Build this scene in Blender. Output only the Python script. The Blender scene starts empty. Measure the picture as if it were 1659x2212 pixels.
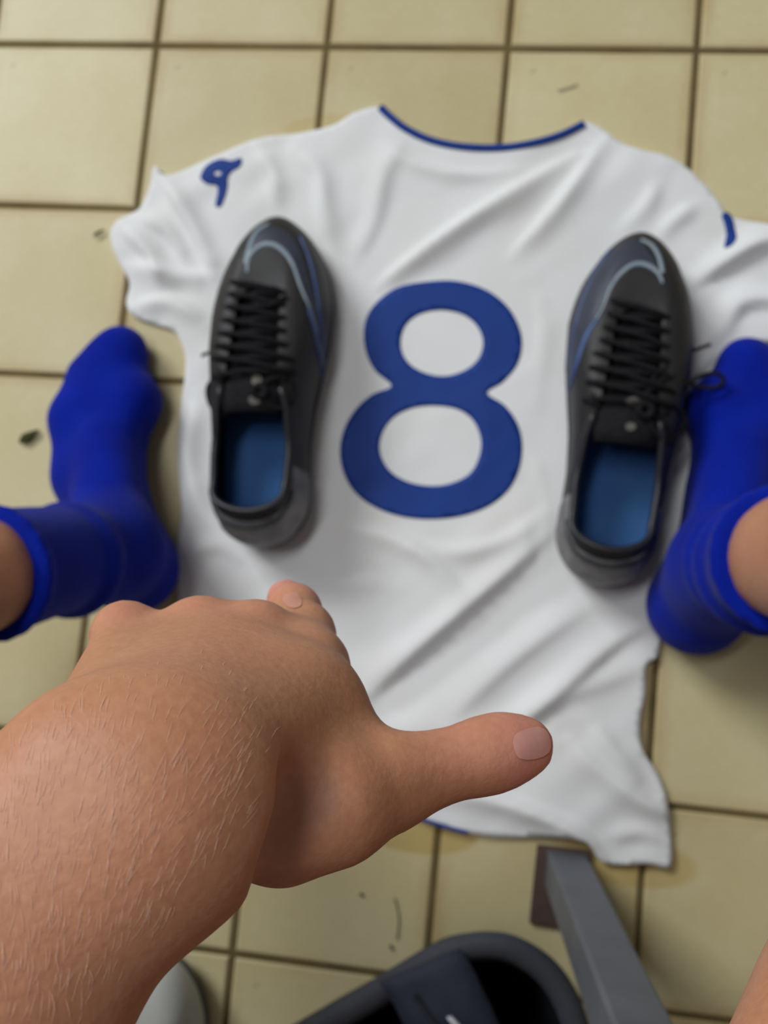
import bpy, bmesh, math, random
import numpy as np
from mathutils import Vector, Matrix
from mathutils.bvhtree import BVHTree
from mathutils.geometry import delaunay_2d_cdt

random.seed(7); np.random.seed(7)
S = bpy.context.scene
COL = S.collection

# ------------------------------------------------------------------ camera
FPX, CX, CY = 2200.0, 829.5, 1106.0
RM = np.array([[0.9871848491, -0.0763671985, 0.1401218206],
               [0.0904040455, 0.9911989398, -0.0967045517],
               [-0.1315035443, 0.1081328477, 0.9854004795]])
CAM = np.array([0.1230156, -0.0984316, 0.8041791])
cd = bpy.data.cameras.new('camera'); cam = bpy.data.objects.new('camera', cd); COL.objects.link(cam)
cd.sensor_fit = 'AUTO'; cd.sensor_width = 36.0; cd.lens = 36.0 * FPX / 2212.0
cd.clip_start = 0.01; cd.clip_end = 50
m4 = Matrix([list(RM[i]) + [CAM[i]] for i in range(3)] + [[0, 0, 0, 1]])
cam.matrix_world = m4
cd.dof.use_dof = True; cd.dof.focus_distance = 0.235; cd.dof.aperture_fstop = 17.0
S.camera = cam

# ------------------------------------------------------------------ light
S.view_settings.view_transform = 'Standard'; S.view_settings.look = 'None'
S.view_settings.exposure = -0.27; S.view_settings.gamma = 1.0
S.view_settings.use_curve_mapping = False
W = bpy.data.worlds.new('room_light'); S.world = W; W.use_nodes = True
W.node_tree.nodes['Background'].inputs[0].default_value = (0.93, 0.95, 1.0, 1)
W.node_tree.nodes['Background'].inputs[1].default_value = 0.17

def area_light(name, loc, target, sx, sy, power, col):
    l = bpy.data.lights.new(name, 'AREA'); l.shape = 'RECTANGLE'; l.size = sx; l.size_y = sy
    l.energy = power; l.color = col
    o = bpy.data.objects.new(name, l); COL.objects.link(o); o.location = loc
    o.rotation_euler = (Vector(target) - Vector(loc)).to_track_quat('-Z', 'Y').to_euler()
    return o
area_light('window_light', (-3.2, 2.9, 3.4), (0, 0, 0), 2.0, 1.7, 250, (0.93, 0.97, 1.0))
area_light('overhead_fill', (-0.5, 0.35, 2.6), (0.1, 0, 0), 1.2, 0.3, 24, (0.96, 0.98, 1.0))  # unseen lamp added as overhead fill, brightens the near end of the floor

# ------------------------------------------------------------------ helpers
def ray(px, py):
    d = RM @ np.array([(px - CX) / FPX, -(py - CY) / FPX, -1.0]); return d
def at(px, py, z=0.0):
    """point at height z that the photograph shows at pixel (px, py)"""
    d = ray(px, py); return CAM + d * (z - CAM[2]) / d[2]
def dep(px, py, dist):
    return CAM + ray(px, py) * dist
def V(p): return Vector((float(p[0]), float(p[1]), float(p[2])))

def tag(o, label=None, cat=None, group=None, kind=None):
    if label: o['label'] = label
    if cat: o['category'] = cat
    if group: o['group'] = group
    if kind: o['kind'] = kind
    return o
def empty(name, loc=(0, 0, 0), rz=0):
    o = bpy.data.objects.new(name, None); COL.objects.link(o); o.location = loc; o.rotation_euler.z = rz
    o.empty_display_size = 0.03
    return o
def mesh(name, verts, faces, mat, parent=None, smooth=True, world=True):
    me = bpy.data.meshes.new(name); me.from_pydata([tuple(map(float, v)) for v in verts], [], [tuple(map(int, f)) for f in faces])
    me.update()
    if smooth: me.shade_smooth()
    if mat: me.materials.append(mat)
    o = bpy.data.objects.new(name, me); COL.objects.link(o)
    if parent:
        o.parent = parent
        if world:
            bpy.context.view_layer.update()
            o.matrix_parent_inverse = parent.matrix_world.inverted()
    return o
def bmobj(name, bm, mat, parent=None, smooth=False):
    me = bpy.data.meshes.new(name); bm.normal_update(); bm.to_mesh(me); bm.free()
    if smooth: me.shade_smooth()
    me.materials.append(mat); o = bpy.data.objects.new(name, me); COL.objects.link(o)
    if parent:
        o.parent = parent; bpy.context.view_layer.update()
        o.matrix_parent_inverse = parent.matrix_world.inverted()
    return o
def catmull(pts, n, closed=False):
    pts = [np.array(p, float) for p in pts]; m = len(pts); out = []
    segs = m if closed else m - 1
    for i in range(segs):
        g = (lambda k: pts[k % m]) if closed else (lambda k: pts[min(max(k, 0), m - 1)])
        a, b, c, d = g(i - 1), g(i), g(i + 1), g(i + 2)
        for k in range(n):
            t = k / n
            out.append(0.5 * (2 * b + (c - a) * t + (2 * a - 5 * b + 4 * c - d) * t * t + (3 * b - a - 3 * c + d) * t ** 3))
    if not closed: out.append(pts[-1])
    return out
def tube(pts, rad, sides=8, closed=False, flat=1.0, up=(0, 0, 1)):
    """tube along pts (rad: number or list); flat scales its height"""
    P = [np.array(p, float) for p in pts]; n = len(P); vs = []; fs = []
    for i in range(n):
        a = P[(i - 1) % n] if closed or i > 0 else P[0]
        b = P[(i + 1) % n] if closed or i < n - 1 else P[-1]
        t = b - a; t /= (np.linalg.norm(t) + 1e-12)
        s = np.cross(t, up); l = np.linalg.norm(s)
        s = np.array([1, 0, 0.]) if l < 1e-6 else s / l
        u = np.cross(s, t)
        r = rad[i] if hasattr(rad, '__len__') else rad
        for k in range(sides):
            an = 2 * math.pi * k / sides
            vs.append(P[i] + s * math.cos(an) * r + u * math.sin(an) * r * flat)
    for i in range(n if closed else n - 1):
        j = (i + 1) % n
        for k in range(sides):
            k2 = (k + 1) % sides
            fs.append((i * sides + k, i * sides + k2, j * sides + k2, j * sides + k))
    if not closed:
        fs.append(tuple(range(sides))[::-1]); fs.append(tuple((n - 1) * sides + k for k in range(sides)))
    return vs, fs
def merge(parts):
    vs = []; fs = []
    for v, f in parts:
        o = len(vs); vs += list(v); fs += [tuple(i + o for i in q) for q in f]
    return vs, fs

# ------------------------------------------------------------------ materials
def material(name, color, rough=0.6, spec=0.3, var=None, vscale=20, vamt=1.0, bump=0.0, bscale=200, sss=0.0, sssr=(0.01, 0.004, 0.002), sheen=0.0, metal=0.0):
    m = bpy.data.materials.new(name); m.use_nodes = True; nt = m.node_tree; b = nt.nodes['Principled BSDF']
    b.inputs['Base Color'].default_value = (*color, 1); b.inputs['Roughness'].default_value = rough
    b.inputs['Specular IOR Level'].default_value = spec; b.inputs['Metallic'].default_value = metal
    b.inputs['Sheen Weight'].default_value = sheen
    tc = nt.nodes.new('ShaderNodeTexCoord')
    if var is not None:
        nz = nt.nodes.new('ShaderNodeTexNoise'); nz.inputs['Scale'].default_value = vscale; nz.inputs['Detail'].default_value = 5
        nt.links.new(tc.outputs['Object'], nz.inputs['Vector'])
        cr = nt.nodes.new('ShaderNodeValToRGB'); cr.color_ramp.elements[0].position = 0.5 - 0.22 / max(vamt, .01)
        cr.color_ramp.elements[1].position = 0.5 + 0.22 / max(vamt, .01)
        cr.color_ramp.elements[0].color = (*color, 1); cr.color_ramp.elements[1].color = (*var, 1)
        nt.links.new(nz.outputs['Fac'], cr.inputs[0]); nt.links.new(cr.outputs[0], b.inputs['Base Color'])
    if bump:
        n2 = nt.nodes.new('ShaderNodeTexNoise'); n2.inputs['Scale'].default_value = bscale; n2.inputs['Detail'].default_value = 3
        nt.links.new(tc.outputs['Object'], n2.inputs['Vector'])
        bp = nt.nodes.new('ShaderNodeBump'); bp.inputs['Strength'].default_value = bump; bp.inputs['Distance'].default_value = 0.001
        nt.links.new(n2.outputs['Fac'], bp.inputs['Height']); nt.links.new(bp.outputs[0], b.inputs['Normal'])
    if sss:
        b.inputs['Subsurface Weight'].default_value = sss; b.inputs['Subsurface Radius'].default_value = sssr; b.inputs['Subsurface Scale'].default_value = 1.0
    return m
def srgb(r, g, b):
    f = lambda c: (c / 255 / 12.92) if c / 255 <= 0.04045 else ((c / 255 + 0.055) / 1.055) ** 2.4
    return (f(r), f(g), f(b))

M = {}
M['grout'] = material('grout', srgb(112, 98, 62), 0.9, 0.1, srgb(88, 76, 50), 25, 1.0, 0.4, 600)
def tile_material():
    m = material('beige_tile', srgb(203, 190, 148), 0.42, 0.35)
    nt = m.node_tree; b = nt.nodes['Principled BSDF']; tc = [n for n in nt.nodes if n.type == 'TEX_COORD'][0]
    oi = nt.nodes.new('ShaderNodeObjectInfo')
    def noise(scale, detail=4, dist=0.0):
        n = nt.nodes.new('ShaderNodeTexNoise'); n.inputs['Scale'].default_value = scale; n.inputs['Detail'].default_value = detail
        n.inputs['Distortion'].default_value = dist; nt.links.new(tc.outputs['Object'], n.inputs['Vector']); return n
    def ramp(n, p0, p1, c0, c1):
        r = nt.nodes.new('ShaderNodeValToRGB'); e = r.color_ramp.elements
        e[0].position = p0; e[1].position = p1; e[0].color = (*c0, 1); e[1].color = (*c1, 1)
        nt.links.new(n, r.inputs[0]); return r.outputs[0]
    def mix(fac, a, c, mode='MIX'):
        x = nt.nodes.new('ShaderNodeMix'); x.data_type = 'RGBA'; x.blend_type = mode
        if isinstance(fac, float): x.inputs[0].default_value = fac
        else: nt.links.new(fac, x.inputs[0])
        nt.links.new(a, x.inputs[6]); nt.links.new(c, x.inputs[7]); return x.outputs[2]
    base = ramp(noise(9, 5, .6).outputs['Fac'], .3, .7, srgb(199, 185, 140), srgb(209, 198, 158))
    per = ramp(oi.outputs['Random'], 0, 1, srgb(235, 232, 226), srgb(255, 255, 255))
    c = mix(1.0, base, per, 'MULTIPLY')
    fine = ramp(noise(140, 3).outputs['Fac'], .3, .7, srgb(250, 250, 248), srgb(255, 255, 255))
    c = mix(1.0, c, fine, 'MULTIPLY')
    dirt = ramp(noise(5.5, 6, 1.2).outputs['Fac'], .56, .78, (0, 0, 0), (.55, .55, .55))
    dcol = nt.nodes.new('ShaderNodeRGB'); dcol.outputs[0].default_value = (*srgb(176, 150, 96), 1)
    c = mix(dirt, c, dcol.outputs[0])
    # rusty staining along the tile edges
    sp = nt.nodes.new('ShaderNodeSeparateXYZ'); nt.links.new(tc.outputs['Object'], sp.inputs[0])
    def mth(op, a, b_=None, v=None):
        x = nt.nodes.new('ShaderNodeMath'); x.operation = op; nt.links.new(a, x.inputs[0])
        if b_ is not None: nt.links.new(b_, x.inputs[1])
        if v is not None: x.inputs[1].default_value = v
        return x.outputs[0]
    ed = mth('MAXIMUM', mth('ABSOLUTE', sp.outputs[0]), mth('ABSOLUTE', sp.outputs[1]))
    geo = nt.nodes.new('ShaderNodeNewGeometry')
    pn = nt.nodes.new('ShaderNodeTexNoise'); pn.inputs['Scale'].default_value = 7; pn.inputs['Detail'].default_value = 4
    nt.links.new(geo.outputs['Position'], pn.inputs['Vector'])
    er = mth('MULTIPLY', ramp(ed, .062, .076, (0, 0, 0), (1, 1, 1)), ramp(pn.outputs['Fac'], .42, .66, (0.08, 0.08, 0.08), (.8, .8, .8)))
    ecol = nt.nodes.new('ShaderNodeRGB'); ecol.outputs[0].default_value = (*srgb(158, 122, 66), 1)
    c = mix(er, c, ecol.outputs[0])
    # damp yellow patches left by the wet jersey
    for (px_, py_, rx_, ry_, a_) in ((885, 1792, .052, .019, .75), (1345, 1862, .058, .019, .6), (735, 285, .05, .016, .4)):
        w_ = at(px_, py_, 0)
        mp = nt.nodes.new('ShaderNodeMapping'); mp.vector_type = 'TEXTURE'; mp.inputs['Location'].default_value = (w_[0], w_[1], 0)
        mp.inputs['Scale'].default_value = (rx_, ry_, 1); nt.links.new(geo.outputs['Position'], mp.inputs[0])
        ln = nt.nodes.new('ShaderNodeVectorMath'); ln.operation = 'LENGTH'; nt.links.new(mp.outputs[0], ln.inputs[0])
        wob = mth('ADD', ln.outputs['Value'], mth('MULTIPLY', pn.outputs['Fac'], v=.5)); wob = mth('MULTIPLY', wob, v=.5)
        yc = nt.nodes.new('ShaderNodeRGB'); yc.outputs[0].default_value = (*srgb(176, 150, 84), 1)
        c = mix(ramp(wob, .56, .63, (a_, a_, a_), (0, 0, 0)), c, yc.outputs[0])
    scuff = ramp(noise(38, 2, 2.5).outputs['Fac'], .73, .80, (0, 0, 0), (.5, .5, .5))
    scol = nt.nodes.new('ShaderNodeRGB'); scol.outputs[0].default_value = (*srgb(110, 98, 74), 1)
    c = mix(scuff, c, scol.outputs[0])
    nt.links.new(c, b.inputs['Base Color'])
    bp = nt.nodes.new('ShaderNodeBump'); bp.inputs['Strength'].default_value = .05; bp.inputs['Distance'].default_value = .002
    nt.links.new(noise(60, 3).outputs['Fac'], bp.inputs['Height']); nt.links.new(bp.outputs[0], b.inputs['Normal'])
    return m
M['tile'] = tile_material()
M['jersey'] = material('white_jersey', srgb(226, 226, 226), 0.75, 0.2, srgb(219, 218, 214), 14, 1, 0.15, 900, sheen=0.1)
M['navy'] = material('blue_print', srgb(16, 52, 124), 0.6, 0.2, srgb(19, 57, 134), 30)
M['boot'] = material('boot_upper', srgb(36, 35, 35), 0.5, 0.3, srgb(47, 45, 44), 40, .8, 0.25, 700)
M['sole'] = material('boot_sole', srgb(26, 26, 28), 0.5, 0.3, srgb(34, 34, 36), 40)
M['lining'] = material('boot_lining', srgb(18, 19, 24), 0.85, 0.1, srgb(24, 25, 32), 60)
M['insole'] = material('boot_insole', srgb(46, 80, 146), 0.8, 0.15, srgb(58, 98, 146), 18)
M['lace'] = material('black_lace', srgb(20, 20, 22), 0.85, 0.15, srgb(34, 33, 36), 300, 1, .5, 900)
M['rim'] = material('boot_collar', srgb(26, 27, 30), 0.4, 0.4, srgb(36, 36, 40), 60)
M['heel'] = material('boot_heel', srgb(136, 133, 132), 0.5, 0.35, srgb(86, 84, 88), 55, 1)
M['silver'] = material('silver_line', srgb(146, 156, 162), 0.45, 0.3, srgb(126, 142, 156), 60)
M['blueline'] = material('blue_line', srgb(50, 72, 140), 0.45, 0.3, srgb(76, 100, 140), 40)
M['swoosh'] = material('swoosh_fill', srgb(52, 54, 64), 0.45, 0.3, srgb(62, 66, 80), 30)
M['mark'] = material('tongue_mark', srgb(120, 116, 104), 0.7, 0.2, srgb(78, 76, 70), 60)
M['sock'] = material('blue_sock', srgb(4, 32, 150), 0.9, 0.1, srgb(3, 24, 130), 26, .9, 0.5, 700, sheen=0.05)
M['bench'] = material('grey_painted_steel', srgb(96, 100, 107), 0.5, 0.35, srgb(84, 86, 92), 22, 1, .1, 300)
M['plate'] = material('rusty_plate', srgb(84, 66, 58), 0.8, 0.2, srgb(66, 52, 48), 50, 1, .5, 300)
M['wood'] = material('bench_wood', srgb(150, 112, 70), 0.6, 0.3, srgb(130, 94, 58), 12)
M['bag'] = material('black_nylon', srgb(34, 36, 44), 0.75, 0.25, srgb(42, 44, 52), 60, 1, .4, 800)
M['bagrim'] = material('bag_rim', srgb(56, 58, 64), 0.7, 0.25, srgb(64, 66, 72), 40, 1, .4, 700)
M['baginside'] = material('bag_inside', srgb(14, 15, 18), 0.9, 0.1, srgb(20, 21, 25), 30)
M['strap'] = material('bag_strap', srgb(40, 44, 56), 0.75, 0.2, srgb(48, 52, 64), 60, 1, .5, 500)
M['whitemark'] = material('white_mark', srgb(225, 228, 232), 0.6, 0.2, srgb(215, 218, 222), 60)
M['whiteshoe'] = material('white_leather', srgb(196, 198, 192), 0.5, 0.35, srgb(184, 186, 180), 20)
M['greysole'] = material('grey_sole', srgb(96, 96, 92), 0.7, 0.2, srgb(80, 80, 76), 20)
M['shorts'] = material('dark_shorts', srgb(30, 36, 70), 0.85, 0.15, srgb(36, 42, 80), 30)
M['shirt'] = material('grey_shirt', srgb(150, 150, 150), 0.85, 0.15, srgb(140, 140, 140), 30)
M['hair'] = material('brown_hair', srgb(88, 64, 44), 0.6, 0.3, srgb(66, 48, 34), 90)
M['leaf'] = material('dry_leaf', srgb(70, 72, 40), 0.9, 0.1, srgb(48, 50, 30), 160)
M['armhair'] = material('pale_arm_hair', srgb(232, 192, 168), 0.5, 0.4, srgb(236, 200, 178), 50)
M['nail'] = material('finger_nail', srgb(208, 152, 138), 0.35, 0.4, srgb(200, 142, 130), 60)

M['nailpink'] = material('pink_nail', srgb(196, 136, 120), 0.45, 0.35, srgb(190, 130, 114), 60)

def skin_material():
    m = material('skin', srgb(190, 130, 100), 0.5, 0.35, None, sss=0.12, sssr=(0.006, 0.0022, 0.0012))
    nt = m.node_tree; b = nt.nodes['Principled BSDF']; tc = [n for n in nt.nodes if n.type == 'TEX_COORD'][0]
    def noise(s, d):
        n = nt.nodes.new('ShaderNodeTexNoise'); n.inputs['Scale'].default_value = s; n.inputs['Detail'].default_value = d
        nt.links.new(tc.outputs['Object'], n.inputs['Vector']); return n
    def ramp(src, p0, p1, c0, c1):
        r = nt.nodes.new('ShaderNodeValToRGB'); e = r.color_ramp.elements
        e[0].position, e[1].position = p0, p1; e[0].color = (*c0, 1); e[1].color = (*c1, 1)
        nt.links.new(src, r.inputs[0]); return r.outputs[0]
    a = ramp(noise(22, 4).outputs['Fac'], .3, .72, srgb(180, 125, 92), srgb(191, 136, 104))
    f = ramp(noise(420, 3).outputs['Fac'], .3, .7, srgb(244, 238, 236), srgb(255, 255, 255))
    x = nt.nodes.new('ShaderNodeMix'); x.data_type = 'RGBA'; x.blend_type = 'MULTIPLY'; x.inputs[0].default_value = 1
    nt.links.new(a, x.inputs[6]); nt.links.new(f, x.inputs[7])
    # vertex attribute "pink" marks the redder skin of the finger ends
    at_ = nt.nodes.new('ShaderNodeAttribute'); at_.attribute_name = 'pink'
    y = nt.nodes.new('ShaderNodeMix'); y.data_type = 'RGBA'; y.inputs[7].default_value = (*srgb(214, 140, 128), 1)
    nt.links.new(at_.outputs['Fac'], y.inputs[0]); nt.links.new(x.outputs[2], y.inputs[6])
    nt.links.new(y.outputs[2], b.inputs['Base Color'])
    bp = nt.nodes.new('ShaderNodeBump'); bp.inputs['Strength'].default_value = .25; bp.inputs['Distance'].default_value = .0008
    nt.links.new(noise(500, 4).outputs['Fac'], bp.inputs['Height']); nt.links.new(bp.outputs[0], b.inputs['Normal'])
    return m
M['skin'] = skin_material()

# ------------------------------------------------------------------ floor
VL = {1: (0.0062, -0.2300), 2: (0.0031, -0.0776), 3: (0.0055, 0.0750), 4: (0.0025, 0.2284)}
HL = {0: (0.0039, 0.3732), 1: (0.0061, 0.2254), 2: (0.0120, 0.0782), 3: (0.0060, -0.0731), 4: (-0.0020, -0.2236), 5: (0.0057, -0.3738)}
for k in range(-4, 1): VL[k] = (0.004, -0.2300 + (k - 1) * 0.1525)
for k in range(5, 10): VL[k] = (0.004, 0.2284 + (k - 4) * 0.1525)
for k in range(-4, 0): HL[k] = (0.004, 0.3732 - k * 0.149)
for k in range(6, 11): HL[k] = (0.004, -0.3738 - (k - 5) * 0.150)
def corner(i, j):
    a, b = VL[i]; c, d = HL[j]          # x = b + a*y ; y = d + c*x
    x = (b + a * d) / (1 - a * c); return np.array([x, d + c * x])
TZ = 0.0
bm = bmesh.new()
fx0, fx1, fy0, fy1 = -1.8, 2.0, -1.8, 1.8
vs = [bm.verts.new(p) for p in ((fx0, fy0, -.03), (fx1, fy0, -.03), (fx1, fy1, -.03), (fx0, fy1, -.03), (fx0, fy0, -.0022), (fx1, fy0, -.0022), (fx1, fy1, -.0022), (fx0, fy1, -.0022))]
for f in ((3, 2, 1, 0), (4, 5, 6, 7), (0, 1, 5, 4), (1, 2, 6, 5), (2, 3, 7, 6), (3, 0, 4, 7)): bm.faces.new([vs[i] for i in f])
floor = bmobj('floor', bm, M['grout']); tag(floor, 'floor of square beige tiles with dark grout lines', 'floor', kind='structure')
for i in range(-4, 9):
    for j in range(-4, 10):
        q = [corner(i, j), corner(i, j + 1), corner(i + 1, j + 1), corner(i + 1, j)]
        cen = sum(q) / 4; g = 0.0023 + random.uniform(-.0003, .0003); dz = random.uniform(-.0003, 0)
        vv = []
        for (ins, z) in ((g, -.008), (g, -.0014 + dz), (g + .0016, dz)):
            for c in q:
                d = cen - c; s = np.sign(d); vv.append((c[0] + s[0] * ins - cen[0], c[1] + s[1] * ins - cen[1], z))
        ff = [(8, 9, 10, 11)] + [(a * 4 + k, a * 4 + (k + 1) % 4, a * 4 + 4 + (k + 1) % 4, a * 4 + 4 + k) for a in (0, 1) for k in range(4)]
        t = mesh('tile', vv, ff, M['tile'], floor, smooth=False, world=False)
        t.location = (cen[0], cen[1], 0)

# the same tiling carried on towards the walls, joined into one part
vs = []; fs = []
for i in range(-19, 22):
    for j in range(-18, 22):
        if -4 <= i < 9 and -4 <= j < 10: continue
        x0 = VL[-4][1] + (i + 4) * .1525 if i < 0 else VL[9][1] + (i - 9) * .1525; y0 = HL[-4][1] - (j + 4) * .149 if j < 0 else HL[10][1] - (j - 10) * .15
        if 0 <= i < 9: x0 = corner(i, 3)[0]
        if 0 <= j < 10: y0 = corner(3, j)[1]
        if x0 + .15 > fx1 or x0 < fx0 or y0 > fy1 or y0 - .15 < fy0: continue
        g = .0024; n_ = len(vs)
        for ins, z in ((g, -.008), (g, -.0014), (g + .0016, 0)):
            vs += [(x0 + ins, y0 - ins, z), (x0 + ins, y0 - .149 + ins, z), (x0 + .1525 - ins, y0 - .149 + ins, z), (x0 + .1525 - ins, y0 - ins, z)]
        fs += [tuple(n_ + k for k in (8, 9, 10, 11))] + [tuple(n_ + q for q in (a * 4 + k, a * 4 + (k + 1) % 4, a * 4 + 4 + (k + 1) % 4, a * 4 + 4 + k)) for a in (0, 1) for k in range(4)]
M['fartile'] = material('beige_tile_far', srgb(203, 191, 149), 0.42, 0.35, srgb(196, 182, 138), 6, 1)
tag(mesh('tile_field', vs, fs, M['fartile'], floor, smooth=False, world=False), kind='stuff')

# ------------------------------------------------------------------ jersey
def pxpoly(pts, z): return [at(x, y, z)[:2] for x, y in pts]
JO = [(820, 232), (845, 252), (875, 274), (930, 300), (1000, 314), (1080, 317), (1150, 308), (1210, 290), (1262, 265), (1300, 279), (1343, 310), (1390, 326), (1431, 334), (1475, 355), (1505, 380), (1532, 408), (1556, 440), (1572, 464), (1610, 475), (1659, 486), (1730, 505), (1790, 540), (1815, 600), (1800, 670), (1740, 725), (1660, 738), (1640, 748), (1610, 790), (1580, 850), (1545, 920), (1515, 1020), (1480, 1120), (1455, 1220), (1436, 1310), (1427, 1380), (1418, 1420), (1395, 1438), (1393, 1500), (1382, 1555), (1386, 1615), (1418, 1668), (1438, 1720), (1446, 1780), (1448, 1869), (1400, 1865), (1325, 1868), (1292, 1852), (1268, 1818), (1220, 1806), (1160, 1808), (1080, 1808), (1000, 1795), (920, 1770), (820, 1745), (700, 1720), (580, 1690), (470, 1660), (405, 1640), (398, 1560), (392, 1480), (388, 1400), (385, 1290), (380, 1200), (394, 1110), (386, 1000), (389, 900), (400, 800), (398, 760), (378, 716), (335, 700), (290, 682), (272, 655), (280, 615), (268, 585), (247, 545), (238, 505), (252, 480), (280, 464), (303, 448), (322, 405), (330, 366), (342, 362), (360, 380), (430, 352), (480, 331), (560, 300), (650, 287), (720, 272), (765, 246)]
# folds: polyline in photograph pixels, height (m), width (m), skew (steep side)
FOLDS = [
 ([(1240, 335), (1130, 400), (1000, 480), (880, 565), (820, 610)], .0062, .0085, .6),
 ([(1296, 312), (1240, 395), (1180, 470), (1110, 540)], .0050, .0080, .6),
 ([(835, 315), (900, 352), (1000, 374), (1110, 366)], .0030, .0060, -.5),
 ([(640, 330), (690, 380), (700, 480), (720, 570)], .0040, .0090, .3),
 ([(560, 330), (590, 380), (600, 450)], .0040, .0080, .3),
 ([(770, 560), (810, 470), (830, 380), (860, 330)], .0030, .0100, .3),
 ([(335, 372), (385, 440), (430, 520), (460, 590)], .0060, .0080, .5),
 ([(262, 490), (320, 550), (350, 610)], .0060, .0090, .5),
 ([(280, 570), (360, 590), (450, 600)], .0050, .0090, -.5),
 ([(290, 660), (370, 650), (440, 690)], .0045, .0080, -.4),
 ([(300, 470), (360, 500), (400, 560)], .0045, .0070, .4),
 ([(1490, 620), (1560, 575), (1640, 530), (1720, 520)], .0070, .0090, .5),
 ([(1480, 760), (1560, 720), (1600, 660), (1670, 650), (1740, 670)], .0065, .0090, .5),
 ([(1420, 400), (1390, 450), (1340, 500)], .0040, .0080, .3),
 ([(1500, 440), (1450, 480), (1420, 520)], .0045, .0080, .3),
 ([(800, 1500), (880, 1425), (1000, 1320), (1110, 1225), (1210, 1130)], .0055, .0095, .6),
 ([(1120, 1570), (1230, 1470), (1330, 1385), (1420, 1330)], .0050, .0110, .5),
 ([(960, 1560), (1080, 1450), (1180, 1370), (1300, 1290)], .0028, .0120, .5),
 ([(720, 1130), (850, 1160), (940, 1215), (1000, 1285)], .0038, .0080, -.5),
 ([(480, 1130), (560, 1210), (700, 1250), (830, 1260)], .0030, .0100, -.3),
 ([(900, 1180), (1000, 1190), (1100, 1160), (1200, 1090)], .0030, .0080, -.4),
 ([(920, 1700), (1060, 1722), (1180, 1762), (1262, 1806), (1300, 1850)], .0060, .0080, -.6),
 ([(1230, 1600), (1320, 1680), (1400, 1735), (1446, 1750)], .0050, .0090, -.5),
 ([(800, 1570), (960, 1590), (1090, 1570), (1200, 1510), (1390, 1440)], .0040, .0120, .4),
 ([(1280, 1560), (1340, 1640), (1390, 1700)], .0035, .0090, -.4),
 ([(1320, 1810), (1380, 1800), (1430, 1815)], .0025, .0070, .2),
 ([(430, 850), (410, 980), (440, 1100), (520, 1200)], .0040, .0100, .3),
 ([(395, 1200), (470, 1180), (540, 1210)], .0030, .0080, .3),
 ([(760, 640), (740, 760), (750, 860)], .0022, .0100, .2),
 ([(1160, 620), (1180, 760), (1160, 900)], .0022, .0120, .2),
 ([(1150, 980), (1190, 1080), (1180, 1190)], .0030, .0090, .2),
 ([(1200, 1010), (1240, 1230), (1330, 1300), (1400, 1290)], .0030, .0090, .2),
]
BOOT_BOX = [((590, 830), (150, 400)), ((1335, 880), (160, 420))]
FLAT = [  # boots and the right foot press the cloth flat: pixel ellipses
 (585, 840, 150, 390), (1340, 890, 190, 440), (1580, 1050, 165, 380), (930, 860, 190, 260)]
def value_noise(n, seed):
    rs = np.random.RandomState(seed); return rs.rand(n, n)
_N = value_noise(64, 3); _N2 = value_noise(64, 5)
def vnoise(T, x, y):
    xi = np.floor(x).astype(int); yi = np.floor(y).astype(int); fx = x - xi; fy = y - yi
    fx = fx * fx * (3 - 2 * fx); fy = fy * fy * (3 - 2 * fy); n = T.shape[0]
    g = lambda a, b: T[a % n, b % n]
    return (g(xi, yi) * (1 - fx) + g(xi + 1, yi) * fx) * (1 - fy) + (g(xi, yi + 1) * (1 - fx) + g(xi + 1, yi + 1) * fx) * fy
JZ = 0.0035
_folds = [(np.array([at(x, y, .006)[:2] for x, y in catmull(p, 5)]), h, w, s) for p, h, w, s in FOLDS]
_flat = []
for (cx, cy, rx, ry) in FLAT:
    c = at(cx, cy, .006)[:2]; a = at(cx + rx, cy, .006)[:2] - c; b = at(cx, cy + ry, .006)[:2] - c
    _flat.append((c, np.linalg.norm(a), np.linalg.norm(b)))
def cloth_z(P):
    """height of the cloth above the floor at world points P (n,2)"""
    P = np.asarray(P, float); z = np.zeros(len(P))
    for L, h, w, sk in _folds:
        best = np.full(len(P), 1e9); off = np.zeros(len(P)); par = np.zeros(len(P)); n = len(L) - 1
        for i in range(n):
            a, b = L[i], L[i + 1]; d = b - a; l2 = d @ d + 1e-12
            t = np.clip(((P - a) @ d) / l2, 0, 1); q = P - (a + t[:, None] * d); dist = np.hypot(q[:, 0], q[:, 1])
            m = dist < best; best[m] = dist[m]; off[m] = np.sign(d[0] * q[m, 1] - d[1] * q[m, 0]) * dist[m]; par[m] = (i + t[m]) / n
        ww = w * (1 + sk * np.sign(off) * 0.85)
        env = np.sin(np.pi * np.clip(par, 0.04, .96)) ** .6
        z += 1.5 * h * env * np.exp(-(off / (ww * .85)) ** 2)
    u = P[:, 0] * .75 + P[:, 1] * .66; v = -P[:, 0] * .66 + P[:, 1] * .75     # folds run up to the right
    z += .0042 * (vnoise(_N, u * 10 + 7, v * 34 + 3) - .4) + .0020 * (vnoise(_N2, u * 26, v * 60) - .4)
    z += .0020 * (vnoise(_N, P[:, 0] * 14, P[:, 1] * 14) - .3)
    z = np.maximum(z, 0)
    fl = np.ones(len(P))
    for k, (c, rx, ry) in enumerate(_flat):
        e = np.sqrt(((P[:, 0] - c[0]) / rx) ** 2 + ((P[:, 1] - c[1]) / ry) ** 2)
        lo = .5 if k == 3 else .12
        fl = np.minimum(fl, lo + (1 - lo) * np.clip((e - .85) / .35, 0, 1))
    return JZ + z * fl
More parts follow.
